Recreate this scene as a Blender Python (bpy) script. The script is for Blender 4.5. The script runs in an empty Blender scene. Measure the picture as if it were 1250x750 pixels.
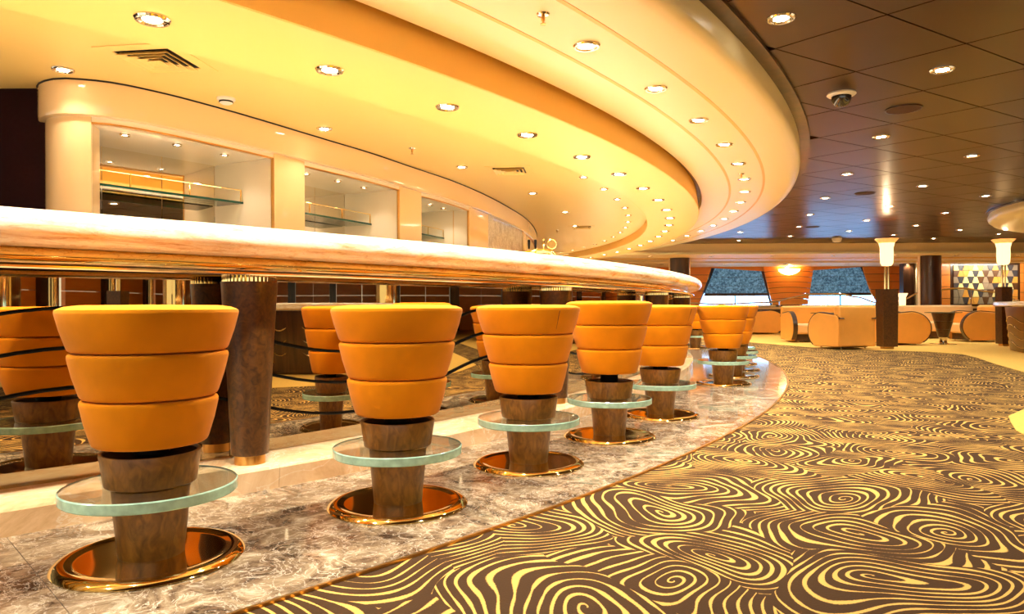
import bpy, math, random
from mathutils import Matrix, Vector
PI = math.pi
random.seed(7)
S = bpy.context.scene
COL = S.collection

# ------------------------------------------------------------------ camera
cam = bpy.data.cameras.new('camera')
camo = bpy.data.objects.new('camera', cam)
COL.objects.link(camo)
cam.sensor_width = 36.0
cam.lens = 36.0 * 868 / 1250
cam.clip_start = 0.05
cam.clip_end = 200
camo.matrix_world = Matrix.Translation((0, 0, 0.867)) @ Matrix.Rotation(PI/2, 4, 'X') @ Matrix.Rotation(-0.004, 4, 'Z')
S.camera = camo

# ------------------------------------------------------------------ world and exposure
world = bpy.data.worlds.new('world')
S.world = world
world.use_nodes = True
bg = world.node_tree.nodes['Background']
bg.inputs['Color'].default_value = (1.0, 0.95, 0.78, 1)
bg.inputs['Strength'].default_value = 1.25
S.view_settings.view_transform = 'Standard'
S.view_settings.look = 'None'
S.view_settings.gamma = 1.0
S.view_settings.use_curve_mapping = False
S.view_settings.exposure = 0.22

E_OUTER, E_RING, E_RECESS, E_BROWN, E_NICHE = 150, 85, 12, 85, 6
LAMP = (1.0, 0.95, 0.78)

CX, CY = -13.357, 14.418          # centre of the curved bar


def pol(R, deg):
    t = math.radians(deg)
    return CX + R*math.cos(t), CY + R*math.sin(t)


def area_light(name, loc, rot, sx, sy, energy, color=LAMP):
    l = bpy.data.lights.new(name, 'AREA')
    l.shape = 'RECTANGLE'
    l.size, l.size_y = sx, sy
    l.energy = energy
    l.color = color
    o = bpy.data.objects.new(name, l)
    o.location = loc
    o.rotation_euler = rot
    COL.objects.link(o)
    return o


# added fill lights hidden behind the counter: brighten the ceiling over the bar
for dg in (-50, -43, -36, -29, -22, -14, -6, 2):
    x, y = pol(15.25, dg)
    area_light('ceiling_fill_light', (x, y, 1.02), (PI, 0, math.radians(dg)), 0.35, 1.5, 5)

# ------------------------------------------------------------------ materials


def srgb(c):
    return tuple(((v/255)/12.92 if v/255 <= .04045 else ((v/255+.055)/1.055)**2.4) for v in c)


class N:
    """small node helper"""
    def __init__(s, name):
        s.m = bpy.data.materials.new(name)
        s.m.use_nodes = True
        s.t = s.m.node_tree
        s.b = s.t.nodes['Principled BSDF']

    def n(s, typ, **kw):
        nd = s.t.nodes.new(typ)
        for k, v in kw.items():
            if k.startswith('i_'):
                nd.inputs[k[2:].replace('_', ' ')].default_value = v
            else:
                setattr(nd, k, v)
        return nd

    def l(s, a, b):
        s.t.links.new(a, b)

    def math(s, op, a, b=None, c=None, clamp=False):
        nd = s.t.nodes.new('ShaderNodeMath')
        nd.operation = op
        nd.use_clamp = clamp
        for i, v in enumerate((a, b, c)):
            if v is None:
                continue
            if isinstance(v, (int, float)):
                nd.inputs[i].default_value = v
            else:
                s.l(v, nd.inputs[i])
        return nd.outputs[0]

    def ramp(s, fac, stops, interp='LINEAR'):
        r = s.t.nodes.new('ShaderNodeValToRGB')
        r.color_ramp.interpolation = interp
        e = r.color_ramp.elements
        while len(e) < len(stops):
            e.new(0.5)
        for el, (p, c) in zip(e, stops):
            el.position = p
            el.color = (*c, 1)
        s.l(fac, r.inputs[0])
        return r.outputs[0]

    def base(s, sock):
        s.l(sock, s.b.inputs['Base Color'])


def plain(name, rgb, rough=.5, metal=0.0, coat=0.0, var=0.0, scale=8, emit=None, estr=0.0, bump=0.0, spec=None, sheen=0.0):
    q = N(name)
    c = srgb(rgb)
    q.b.inputs['Base Color'].default_value = (*c, 1)
    q.b.inputs['Roughness'].default_value = rough
    q.b.inputs['Metallic'].default_value = metal
    if coat:
        q.b.inputs['Coat Weight'].default_value = coat
        q.b.inputs['Coat Roughness'].default_value = 0.04 if rough < .2 else .16
    if spec is not None:
        q.b.inputs['Specular IOR Level'].default_value = spec
    if sheen:
        q.b.inputs['Sheen Weight'].default_value = sheen
    tc = q.n('ShaderNodeTexCoord')
    if var:
        nz = q.n('ShaderNodeTexNoise', i_Scale=scale, i_Detail=5.0)
        q.l(tc.outputs['Object'], nz.inputs['Vector'])
        lo = tuple(v*(1-var) for v in c)
        hi = tuple(min(1, v*(1+var)) for v in c)
        q.base(q.ramp(nz.outputs['Fac'], [(.3, lo), (.7, hi)]))
    if bump:
        nz2 = q.n('ShaderNodeTexNoise', i_Scale=scale*12, i_Detail=3.0)
        q.l(tc.outputs['Object'], nz2.inputs['Vector'])
        bp_ = q.n('ShaderNodeBump', i_Strength=bump, i_Distance=0.01)
        q.l(nz2.outputs['Fac'], bp_.inputs['Height'])
        q.l(bp_.outputs[0], q.b.inputs['Normal'])
    if emit:
        q.b.inputs['Emission Color'].default_value = (*srgb(emit), 1)
        q.b.inputs['Emission Strength'].default_value = estr
    return q.m


def marble(name, stops, vein, scale=2.0, rough=.08, stretch=(1, 1, 1), vw=.03):
    q = N(name)
    tc = q.n('ShaderNodeTexCoord')
    mp = q.n('ShaderNodeMapping')
    mp.inputs['Scale'].default_value = stretch
    q.l(tc.outputs['Object'], mp.inputs['Vector'])
    nz = q.n('ShaderNodeTexNoise', i_Scale=scale, i_Detail=11.0, i_Roughness=.74, i_Distortion=1.0)
    q.l(mp.outputs[0], nz.inputs['Vector'])
    basec = q.ramp(nz.outputs['Fac'], stops)
    n2 = q.n('ShaderNodeTexNoise', i_Scale=scale*1.7, i_Detail=6.0, i_Roughness=.6, i_Distortion=2.0)
    q.l(mp.outputs[0], n2.inputs['Vector'])
    d = q.math('ABSOLUTE', q.math('SUBTRACT', n2.outputs['Fac'], .5))
    v = q.math('SUBTRACT', 1.0, q.math('DIVIDE', d, vw), clamp=True)
    n3 = q.n('ShaderNodeTexNoise', i_Scale=scale*.9, i_Detail=3.0)
    q.l(mp.outputs[0], n3.inputs['Vector'])
    v = q.math('MULTIPLY', v, q.math('MULTIPLY', n3.outputs['Fac'], 1.2), clamp=True)
    mx = q.n('ShaderNodeMix', data_type='RGBA')
    q.l(v, mx.inputs['Factor'])
    q.l(basec, mx.inputs[6])
    mx.inputs[7].default_value = (*srgb(vein), 1)
    q.base(mx.outputs[2])
    q.b.inputs['Roughness'].default_value = rough
    return q.m


def m_carpet():
    q = N('swirl_carpet')
    tc = q.n('ShaderNodeTexCoord')
    nz = q.n('ShaderNodeTexNoise', i_Scale=1.6, i_Detail=1.0)
    q.l(tc.outputs['Object'], nz.inputs['Vector'])
    sub = q.n('ShaderNodeVectorMath', operation='SUBTRACT')
    q.l(nz.outputs['Color'], sub.inputs[0])
    sub.inputs[1].default_value = (.5, .5, .5)
    sc = q.n('ShaderNodeVectorMath', operation='SCALE')
    q.l(sub.outputs[0], sc.inputs[0])
    sc.inputs['Scale'].default_value = .5
    ad = q.n('ShaderNodeVectorMath', operation='ADD')
    q.l(tc.outputs['Object'], ad.inputs[0])
    q.l(sc.outputs[0], ad.inputs[1])
    vo = q.n('ShaderNodeTexVoronoi', voronoi_dimensions='2D', i_Scale=1.9, i_Randomness=.95)
    q.l(ad.outputs[0], vo.inputs['Vector'])
    df = q.n('ShaderNodeVectorMath', operation='SUBTRACT')
    q.l(ad.outputs[0], df.inputs[0])
    q.l(vo.outputs['Position'], df.inputs[1])
    sp = q.n('ShaderNodeSeparateXYZ')
    q.l(df.outputs[0], sp.inputs[0])
    ang = q.math('ARCTAN2', sp.outputs['Y'], sp.outputs['X'])
    csep = q.n('ShaderNodeSeparateColor')
    q.l(vo.outputs['Color'], csep.inputs[0])
    sgn = q.math('SUBTRACT', q.math('MULTIPLY', q.math('ROUND', csep.outputs[0]), 2.0), 1.0)
    # elongated rings: metric depends on the cell
    a2 = q.math('MULTIPLY', q.math('COSINE', q.math('MULTIPLY_ADD', ang, 2.0, q.math('MULTIPLY', csep.outputs[1], 6.28))), .16)
    dist = q.math('MULTIPLY', vo.outputs['Distance'], q.math('ADD', a2, 1.0))
    ph = q.math('MULTIPLY_ADD', dist, 12.0, q.math('MULTIPLY', q.math('DIVIDE', ang, 2*PI), sgn))
    fr = q.math('FRACT', q.math('ADD', ph, 40.0))
    tri = q.math('MULTIPLY', q.math('ABSOLUTE', q.math('SUBTRACT', fr, .5)), 2.0)
    n2 = q.n('ShaderNodeTexNoise', i_Scale=5.0, i_Detail=1.5)
    q.l(tc.outputs['Object'], n2.inputs['Vector'])
    thr = q.math('MULTIPLY_ADD', n2.outputs['Fac'], 1.1, .16)
    # yarn jitter
    n4 = q.n('ShaderNodeTexNoise', i_Scale=160.0, i_Detail=1.0)
    q.l(tc.outputs['Object'], n4.inputs['Vector'])
    thr = q.math('ADD', thr, q.math('MULTIPLY', q.math('SUBTRACT', n4.outputs['Fac'], .5), .18))
    g = q.math('MULTIPLY', q.math('SUBTRACT', tri, thr), 9.0, clamp=True)
    mx = q.n('ShaderNodeMix', data_type='RGBA')
    q.l(g, mx.inputs['Factor'])
    mx.inputs[6].default_value = (*srgb((68, 47, 30)), 1)
    mx.inputs[7].default_value = (*srgb((212, 166, 90)), 1)
    q.base(mx.outputs[2])
    q.b.inputs['Roughness'].default_value = .95
    q.b.inputs['Specular IOR Level'].default_value = .1
    bp_ = q.n('ShaderNodeBump', i_Strength=.4, i_Distance=0.004)
    q.l(n4.outputs['Fac'], bp_.inputs['Height'])
    q.l(bp_.outputs[0], q.b.inputs['Normal'])
    return q.m


def glass(name, tint=(.9, .97, .94), rough=0.0, ior=1.45):
    q = N(name)
    q.b.inputs['Base Color'].default_value = (*tint, 1)
    q.b.inputs['Roughness'].default_value = rough
    q.b.inputs['Transmission Weight'].default_value = 1.0
    q.b.inputs['IOR'].default_value = ior
    return q.m


def thin_glass(name, tint=(.93, .97, .95)):
    """glass pane: mostly clear, glossy at grazing angles"""
    q = N(name)
    nt = q.t
    out = nt.nodes['Material Output']
    tr = q.n('ShaderNodeBsdfTransparent')
    tr.inputs[0].default_value = (*tint, 1)
    gl = q.n('ShaderNodeBsdfGlossy')
    gl.inputs['Roughness'].default_value = .02
    fr = q.n('ShaderNodeFresnel')
    fr.inputs[0].default_value = 1.45
    mx = q.n('ShaderNodeMixShader')
    q.l(fr.outputs[0], mx.inputs[0])
    q.l(tr.outputs[0], mx.inputs[1])
    q.l(gl.outputs[0], mx.inputs[2])
    q.l(mx.outputs[0], out.inputs['Surface'])
    return q.m


def emissive(name, rgb, strength):
    q = N(name)
    q.b.inputs['Base Color'].default_value = (*srgb(rgb), 1)
    q.b.inputs['Emission Color'].default_value = (*srgb(rgb), 1)
    q.b.inputs['Emission Strength'].default_value = strength
    return q.m


def wood(name, a, b, scale=3.0, rough=.25, stretch=(1, 1, .15), coat=.4, burl=0.8):
    q = N(name)
    tc = q.n('ShaderNodeTexCoord')
    mp = q.n('ShaderNodeMapping')
    mp.inputs['Scale'].default_value = stretch
    q.l(tc.outputs['Object'], mp.inputs['Vector'])
    nz = q.n('ShaderNodeTexNoise', i_Scale=scale*6, i_Detail=6.0, i_Distortion=burl)
    q.l(mp.outputs[0], nz.inputs['Vector'])
    q.base(q.ramp(nz.outputs['Fac'], [(.3, srgb(a)), (.68, srgb(b))]))
    q.b.inputs['Roughness'].default_value = rough
    q.b.inputs['Coat Weight'].default_value = coat
    q.b.inputs['Coat Roughness'].default_value = .08
    return q.m


M = {}
M['carpet'] = m_carpet()
M['yellow_carpet'] = plain('yellow_carpet', (230, 184, 96), .95, var=.08, scale=30, spec=.1)
M['marble_floor'] = marble('brown_marble', [(.35, srgb((58, 43, 32))), (.44, srgb((112, 90, 70))), (.54, srgb((154, 132, 106))), (.66, srgb((206, 190, 166)))], (236, 220, 200), scale=5.5, rough=.07, vw=.022)
M['marble_counter'] = marble('cream_marble', [(.36, srgb((204, 162, 120))), (.43, srgb((236, 210, 178))), (.52, srgb((252, 240, 222))), (.8, srgb((254, 246, 234)))], (214, 168, 124), scale=1.6, rough=.18, stretch=(1.3, 1.3, 11), vw=.022)
M['marble_plinth'] = marble('tan_marble', [(.30, srgb((196, 148, 100))), (.45, srgb((230, 192, 146))), (.60, srgb((244, 216, 176))), (.8, srgb((252, 236, 208)))], (250, 238, 214), scale=1.4, rough=.09, vw=.02)
M['marble_grey'] = marble('grey_marble', [(.3, srgb((168, 158, 146))), (.6, srgb((214, 204, 190)))], (250, 244, 236), scale=4, rough=.1)
M['joint'] = plain('joint', (104, 84, 68), .8)
M['mirror'] = plain('mirror', (206, 190, 162), .012, 1.0)
M['back_mirror'] = plain('back_mirror', (240, 234, 220), .01, 1.0)
M['gold_mirror'] = plain('gold_mirror', (255, 226, 150), .05, 1.0)
M['rail_metal'] = plain('rail_metal', (236, 214, 190), .12, 1.0)
M['suede'] = plain('orange_suede', (226, 136, 2), .85, var=.16, scale=3.5, bump=.08, sheen=.06, spec=.15)
M['seam'] = plain('seam_thread', (120, 58, 8), .9)
M['burl'] = wood('burl_wood', (54, 30, 9), (96, 58, 20), scale=5.0, rough=.38, coat=.12, stretch=(1, 1, .8), burl=1.6)
M['stool_wood'] = wood('stool_wood', (100, 60, 16), (150, 98, 34), scale=4.5, rough=.34, coat=.18, stretch=(1, 1, .5), burl=1.4)
M['black'] = plain('black_lacquer', (8, 6, 5), .6, spec=.15)
M['brass'] = plain('brass', (255, 226, 156), .06, 1.0)
M['satin_brass'] = plain('satin_brass', (214, 164, 92), .3, 1.0)
M['chrome'] = plain('chrome', (226, 218, 204), .08, 1.0)
M['foot_glass'] = glass('footrest_glass', (.90, .97, .93))
M['glass_edge'] = plain('green_glass_edge', (190, 232, 210), .12, spec=.8, var=.25, scale=22)
M['glass_edge'].node_tree.nodes['Principled BSDF'].inputs['Transmission Weight'].default_value = .30
M['shelf_glass'] = thin_glass('shelf_glass', (.86, .95, .9))
M['shelf_edge'] = plain('shelf_edge', (24, 70, 54), .1)
M['pane'] = thin_glass('rail_glass')
M['cream'] = plain('cream_lacquer', (250, 237, 190), .32, spec=.5)
M['yellow_paint'] = plain('yellow_paint', (244, 205, 122), .42, spec=.4)
M['ochre_paint'] = plain('ochre_paint', (248, 198, 100), .5)
M['gold_line'] = plain('gold_line', (240, 192, 100), .4)
M['gloss_cream'] = plain('gloss_cream', (240, 202, 148), .10, coat=.6)
M['white_lacquer'] = plain('white_lacquer', (246, 232, 204), .12, coat=.5)
M['brown_tile'] = plain('brown_tile', (56, 27, 3), .30, var=.10, scale=2.5, spec=.35, coat=.12)
M['dark_gap'] = plain('dark_gap', (20, 10, 5), .8)
M['maroon'] = plain('maroon_wall', (30, 4, 6), .6, var=.1, spec=.1)
M['orange_wood'] = wood('orange_wood', (234, 138, 54), (240, 150, 64), scale=1.2, rough=.35, stretch=(.25, .25, 2.0), coat=.15)
M['dark_wood'] = wood('dark_wood', (44, 24, 14), (82, 50, 28), scale=1.5, rough=.3)
M['lens'] = emissive('lamp_lens', (255, 240, 214), 40)
M['tulip'] = emissive('tulip_glass', (255, 214, 150), 2.0)
M['tulip_rim'] = emissive('tulip_rim', (240, 170, 90), .9)
M['sconce'] = emissive('sconce_glass', (255, 214, 140), 7.0)
M['daylight'] = emissive('daylit_pane', (130, 190, 255), 10.0)
M['white_plastic'] = plain('white_plastic', (236, 230, 220), .4)
M['leather'] = plain('tan_leather', (244, 172, 76), .5, var=.05, scale=4)
M['pale_leather'] = plain('pale_leather', (250, 200, 136), .45, var=.06, scale=4)
M['bronze_panel'] = plain('bronze_panel', (122, 82, 28), .3, .3)
M['beige_paint'] = plain('beige_paint', (250, 224, 174), .5)
M['dome_glass'] = plain('smoked_dome', (40, 36, 34), .04, spec=1.0)
M['speaker'] = plain('speaker_cloth', (70, 38, 18), .8)


def m_shade():
    q = N('blue_shade')
    tc = q.n('ShaderNodeTexCoord')
    nz = q.n('ShaderNodeTexNoise', i_Scale=14.0, i_Detail=5.0, i_Roughness=.8)
    q.l(tc.outputs['Object'], nz.inputs['Vector'])
    c = q.ramp(nz.outputs['Fac'], [(.38, srgb((20, 58, 96))), (.62, srgb((116, 170, 206)))])
    q.base(c)
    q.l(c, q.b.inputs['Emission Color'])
    q.b.inputs['Emission Strength'].default_value = .45   # glow put into the woven blind to stand for daylight through it
    q.b.inputs['Roughness'].default_value = .8
    return q.m


M['shade'] = m_shade()

# ------------------------------------------------------------------ mesh helpers


class MB:
    def __init__(s):
        s.v, s.f, s.mi = [], [], []

    def add(s, vs, fs, mi=0):
        o = len(s.v)
        s.v += [tuple(p) for p in vs]
        s.f += [tuple(i+o for i in f) for f in fs]
        s.mi += [mi]*len(fs)
        return s

    def lathe(s, prof, n=48, c=(0, 0), mi=0, a0=0.0, wob=None):
        """prof: list of (r,z[,mi]); closes poles when r==0"""
        vs, fs, mm = [], [], []
        k = len(prof)
        for i in range(n):
            t = a0 + 2*PI*i/n
            for j, p in enumerate(prof):
                r = p[0] * (wob(t, j, k) if wob else 1)
                vs.append((c[0]+r*math.cos(t), c[1]+r*math.sin(t), p[1]))
        o = len(s.v)
        s.v += vs
        for i in range(n):
            a, b = i*k, ((i+1) % n)*k
            for j in range(k-1):
                m_ = prof[j][2] if len(prof[j]) > 2 else mi
                if prof[j][0] == 0 and prof[j+1][0] == 0:
                    continue
                if prof[j][0] == 0:
                    s.f.append((o+a+j, o+b+j+1, o+a+j+1)); s.mi.append(m_)
                elif prof[j+1][0] == 0:
                    s.f.append((o+a+j, o+b+j, o+a+j+1)); s.mi.append(m_)
                else:
                    s.f.append((o+a+j, o+b+j, o+b+j+1, o+a+j+1)); s.mi.append(m_)
        return s

    def box(s, x0, x1, y0, y1, z0, z1, mi=0):
        v = [(x0, y0, z0), (x1, y0, z0), (x1, y1, z0), (x0, y1, z0), (x0, y0, z1), (x1, y0, z1), (x1, y1, z1), (x0, y1, z1)]
        f = [(0, 3, 2, 1), (4, 5, 6, 7), (0, 1, 5, 4), (1, 2, 6, 5), (2, 3, 7, 6), (3, 0, 4, 7)]
        return s.add(v, f, mi)

    def prism(s, poly, z0, z1, mi=0):
        """poly: CCW list of (x,y)"""
        n = len(poly)
        v = [(x, y, z0) for x, y in poly] + [(x, y, z1) for x, y in poly]
        f = [tuple(range(n-1, -1, -1)), tuple(range(n, 2*n))]
        f += [(i, (i+1) % n, n+(i+1) % n, n+i) for i in range(n)]
        return s.add(v, f, mi)

    def slab_xz(s, poly, y0, y1, mi=0):
        """poly of (x,z), extruded along y"""
        n = len(poly)
        v = [(x, y0, z) for x, z in poly] + [(x, y1, z) for x, z in poly]
        f = [tuple(range(n)), tuple(range(2*n-1, n-1, -1))]
        f += [(i, n+i, n+(i+1) % n, (i+1) % n) for i in range(n)]
        return s.add(v, f, mi)

    def arc(s, prof, d0, d1, n, cen=(CX, CY), mi=0, caps=True, closed=True, dR=None):
        """sweep closed profile [(R,z)] (anticlockwise in R,z) round cen"""
        k = len(prof)
        vs, fs = [], []
        for i in range(n+1):
            t = math.radians(d0 + (d1-d0)*i/n)
            e = dR(math.degrees(t)) if dR else 0
            for r, z in prof:
                vs.append((cen[0]+(r+e)*math.cos(t), cen[1]+(r+e)*math.sin(t), z))
        for i in range(n):
            for j in range(k if closed else k-1):
                a, b = i*k+j, i*k+(j+1) % k
                fs.append((a, b, b+k, a+k))
        if caps and closed:
            fs.append(tuple(range(k-1, -1, -1)))
            fs.append(tuple(n*k+j for j in range(k)))
        return s.add(vs, fs, mi)

    def tube(s, pts, r, n=8, mi=0, closed=False):
        P = [Vector(p) for p in pts]
        L = len(P)
        vs, fs = [], []
        up = Vector((0, 0, 1))
        for i, p in enumerate(P):
            if closed:
                d = (P[(i+1) % L]-P[i-1]).normalized()
            else:
                d = (P[min(i+1, L-1)]-P[max(i-1, 0)]).normalized()
            u = up if abs(d.z) < .95 else Vector((1, 0, 0))
            a = d.cross(u).normalized()
            b = a.cross(d).normalized()
            rr = r[i] if isinstance(r, (list, tuple)) else r
            for j in range(n):
                t = 2*PI*j/n
                vs.append(tuple(p + a*math.cos(t)*rr + b*math.sin(t)*rr))
        for i in range(L if closed else L-1):
            for j in range(n):
                a0, a1 = i*n+j, i*n+(j+1) % n
                b0, b1 = ((i+1) % L)*n+j, ((i+1) % L)*n+(j+1) % n
                fs.append((a0, a1, b1, b0))
        if not closed:
            fs.append(tuple(range(n-1, -1, -1)))
            fs.append(tuple((L-1)*n+j for j in range(n)))
        return s.add(vs, fs, mi)

    def sweep(s, path, prof, mi=0, caps=True):
        """sweep (d,z) profile along plan polyline; d = offset to the right-hand normal (towards the room)"""
        k = len(prof)
        nr = normals(path)
        vs, fs = [], []
        for (x, y), (nx, ny) in zip(path, nr):
            for d, z in prof:
                vs.append((x+nx*d, y+ny*d, z))
        for i in range(len(path)-1):
            for j in range(k):
                a, b = i*k+j, i*k+(j+1) % k
                fs.append((a, b, b+k, a+k))
        if caps:
            fs.append(tuple(range(k-1, -1, -1)))
            fs.append(tuple((len(path)-1)*k+j for j in range(k)))
        return s.add(vs, fs, mi)


def normals(path):
    out = []
    for i in range(len(path)):
        a = path[max(i-1, 0)]
        b = path[min(i+1, len(path)-1)]
        dx, dy = b[0]-a[0], b[1]-a[1]
        L = math.hypot(dx, dy)
        out.append((dy/L, -dx/L))
    return out


def finish(name, mb, mats, parent=None, smooth=True, ang=35, bevel=0.0, seg=2, recalc=True, local=False):
    """mesh from MB in world coordinates (or local=True: already in the parent's frame)"""
    me = bpy.data.meshes.new(name)
    vs = mb.v
    if parent is not None and not local:
        p = parent
        off = Vector((0, 0, 0))
        while p is not None:
            off += p.location
            p = p.parent
        vs = [(x-off.x, y-off.y, z-off.z) for x, y, z in vs]
    me.from_pydata(vs, [], mb.f)
    if not isinstance(mats, (list, tuple)):
        mats = [mats]
    for m in mats:
        me.materials.append(M[m] if isinstance(m, str) else m)
    if len(mats) > 1:
        me.polygons.foreach_set('material_index', mb.mi)
    if recalc:
        import bmesh
        bm = bmesh.new()
        bm.from_mesh(me)
        bmesh.ops.remove_doubles(bm, verts=bm.verts, dist=1e-5)
        bmesh.ops.recalc_face_normals(bm, faces=bm.faces)
        bm.to_mesh(me)
        bm.free()
    if smooth:
        me.polygons.foreach_set('use_smooth', [True]*len(me.polygons))
        me.set_sharp_from_angle(angle=math.radians(ang))
    o = bpy.data.objects.new(name, me)
    COL.objects.link(o)
    if parent is not None:
        o.parent = parent
    if bevel:
        b = o.modifiers.new('bevel', 'BEVEL')
        b.width = bevel
        b.segments = seg
        b.limit_method = 'ANGLE'
        b.angle_limit = math.radians(40)
    return o


def tag(o, label=None, cat=None, group=None, kind=None):
    if label: o['label'] = label
    if cat: o['category'] = cat
    if group: o['group'] = group
    if kind: o['kind'] = kind
    return o


def thing(name, label, cat, loc=(0, 0, 0), rz=0.0, group=None):
    o = bpy.data.objects.new(name, None)
    o.empty_display_size = .1
    o.location = loc
    o.rotation_euler = (0, 0, rz)
    COL.objects.link(o)
    return tag(o, label, cat, group)


def setting(name, loc=(0, 0, 0)):
    o = bpy.data.objects.new(name, None)
    o.location = loc
    COL.objects.link(o)
    o['kind'] = 'structure'
    return o


def struct(name, mb, mats, **kw):
    o = finish(name, mb, mats, **kw)
    if o.parent is None:
        o['kind'] = 'structure'
    return o


def dup(root, loc, rz=None, label=None, group=None):
    def cp(o, par):
        c = o.copy()
        COL.objects.link(c)
        if par is not None:
            c.parent = par
        for ch in list(o.children):
            cp(ch, c)
        return c
    r = cp(root, None)
    r.location = loc
    if rz is not None: r.rotation_euler = (0, 0, rz)
    if label: r['label'] = label
    if group: r['group'] = group
    return r


# ================================================================== FLOOR
struct('floor', MB().box(-14, 22, -9, 30, -.10, 0.0), 'carpet', smooth=False)
walk = setting('floor_walkway')
walk.name = 'floor'
mb = MB()
mb.arc([(14.0, .0005), (17.66, .0005), (17.66, .0035), (14.0, .0035)], -72, 40, 90)
finish('joint_bed', mb, 'joint', walk, smooth=False)
# radial marble slabs, the joints measured 3.35 degrees apart
d = -45.72 - 3.35*7
while d < 34:
    mb = MB().arc([(16.40, .003), (17.655, .003), (17.655, .008), (16.40, .008)], d+.005, d+3.35-.005, 6)
    finish('slab', mb, 'marble_floor', walk, smooth=False)
    d += 3.35
finish('edge_strip', MB().arc([(17.66, .0), (17.672, .0), (17.672, .010), (17.66, .010)], -72, 40, 120), 'satin_brass', walk)
# yellow carpet areas
far_edge = [(22, 7.6), (22, 29.8), (3, 29.8), (4.5, 21.0), (5.6, 17.2), (6.3, 14.5), (7.1, 13.75), (7.75, 13.2), (7.93, 12.5), (7.6, 11.6), (7.07, 10.4), (6.56, 9.12), (6.75, 8.2), (7.6, 7.6)]
struct('floor', MB().prism(far_edge, .001, .006), 'yellow_carpet', smooth=False)
near_edge = [(22, -9), (22, 6.6), (6.6, 6.6), (5.2, 6.5), (4.25, 5.9), (3.85, 5.52), (3.66, 5.22), (3.47, 4.9), (3.31, 4.5), (3.15, 3.9), (2.95, 3.2), (2.72, 2.5), (2.6, 1.5), (2.5, .5), (2.45, -9)]
struct('floor', MB().prism(near_edge, .001, .006), 'yellow_carpet', smooth=False)

# ================================================================== BAR FRONT
def front_dr(dg):
    # the front is drawn in slightly towards its near end
    t = min(1, max(0, (-40.0-dg)/6.5))
    return -.09*t*t*(3-2*t)


PL = 3.35
bar = thing('curved_bar', 'curved mirror-faced bar front on a pale marble plinth with brown posts', 'bar', (*pol(16.2, -36), 0))
d = -45.1 - PL*5 - .25
while d < 30:
    prof = [(16.0, 0), (16.49, 0), (16.50, .105), (16.493, .116), (16.482, .12), (16.0, .12)]
    finish('plinth_slab', MB().arc(prof, d+.003, d+PL*2-.003, 14, dR=front_dr), 'marble_plinth', bar)
    d += PL*2
POSTS = [-52.6, -42.26, -33.0, -23.7, -14.4, -5.1, 4.2, 13.5, 22.8]
for i in range(len(POSTS)-1):
    a, b = POSTS[i], POSTS[i+1]
    n = 60
    finish('mirror_panel', MB().arc([(16.12, .12), (16.15, .12), (16.15, 1.033), (16.12, 1.033)], a+.006, b-.006, n, dR=front_dr), 'mirror', bar, ang=60)
finish('core', MB().arc([(15.85, .0), (16.112, .0), (16.112, 1.10), (15.95, 1.10)], -52.6, 24, 80, dR=front_dr), 'dark_wood', bar)
for k in range(3):
    pts = []
    for i in range(221):
        dg = -52.6 + 75.4*i/220
        zc = .745 - .175*k + .128*math.cos(2*PI*(dg+44.6)/9.85)
        pts.append((*pol(16.156+front_dr(dg), dg), zc))
    finish('wavy_strip', MB().tube(pts, .009, 6), 'black', bar)
for pd in POSTS:
    x, y = pol(16.335, pd)
    pr = [(0, .165), (.084, .165), (.0865, .18), (.097, .40), (.112, .70), (.130, .985), (.131, .992), (0, .992)]
    po = finish('post', MB().lathe(pr, 40, (x, y)), 'burl', bar)
    finish('foot', MB().lathe([(0, .12), (.072, .12), (.072, .165), (0, .165)], 32, (x, y)), 'satin_brass', po)
    ml = MB()
    for j in range(40):
        t = 2*PI*j/40
        cx_, cy_ = x+.118*math.cos(t), y+.118*math.sin(t)
        ml.lathe([(.0085, .992), (.0085, 1.03)], 6, (cx_, cy_))
    ml.lathe([(0, .992), (.108, .992), (.108, 1.03), (0, 1.03)], 32, (x, y))
    finish('fluted_collar', ml, 'brass', po)
finish('brass_fascia', MB().arc([(16.156, 1.034), (16.395, 1.034), (16.415, 1.042), (16.428, 1.056), (16.431, 1.070), (16.426, 1.087), (16.410, 1.103), (16.156, 1.103)], -52.5, 22.5, 240), 'gold_mirror', bar, ang=50)
rail = thing('elbow_rail', 'slim brass rail running just under the marble counter edge', 'rail', (*pol(16.45, -36), 1.03))
finish('rail', MB().tube([(*pol(16.505, -54+78*i/300), 1.030) for i in range(301)], .013, 10), 'rail_metal', rail)
for pd in POSTS:
    mbk = MB()
    mbk.tube([(*pol(16.39, pd+.8), 1.045), (*pol(16.505, pd+.8), 1.030)], .008, 8)
    finish('bracket', mbk, 'brass', rail)

# counter
hr = .066
prof = [(15.75, 1.105), (16.555, 1.105)]
for i in range(1, 12):
    t = -PI/2 + PI*i/12
    prof.append((16.556+.070*math.cos(t), 1.170+.065*math.sin(t)))
prof += [(16.555, 1.235), (15.75, 1.235)]
ct = finish('counter_top', MB().arc(prof, -54, 26, 160), 'marble_counter', None, ang=40)
tag(ct, 'long curved cream marble counter top with rounded front edge', 'counter')
# inner worktop behind the counter
iw = thing('back_worktop', 'low service worktop inside the bar behind the counter', 'worktop', (*pol(15.3, -36), 0))
finish('worktop', MB().arc([(15.0, .88), (15.62, .88), (15.62, .92), (15.0, .92)], -54, 26, 80), 'marble_counter', iw)
finish('cabinet', MB().arc([(15.05, .0), (15.62, .0), (15.62, .88), (15.05, .88)], -54, 26, 80), 'dark_wood', iw)

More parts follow.
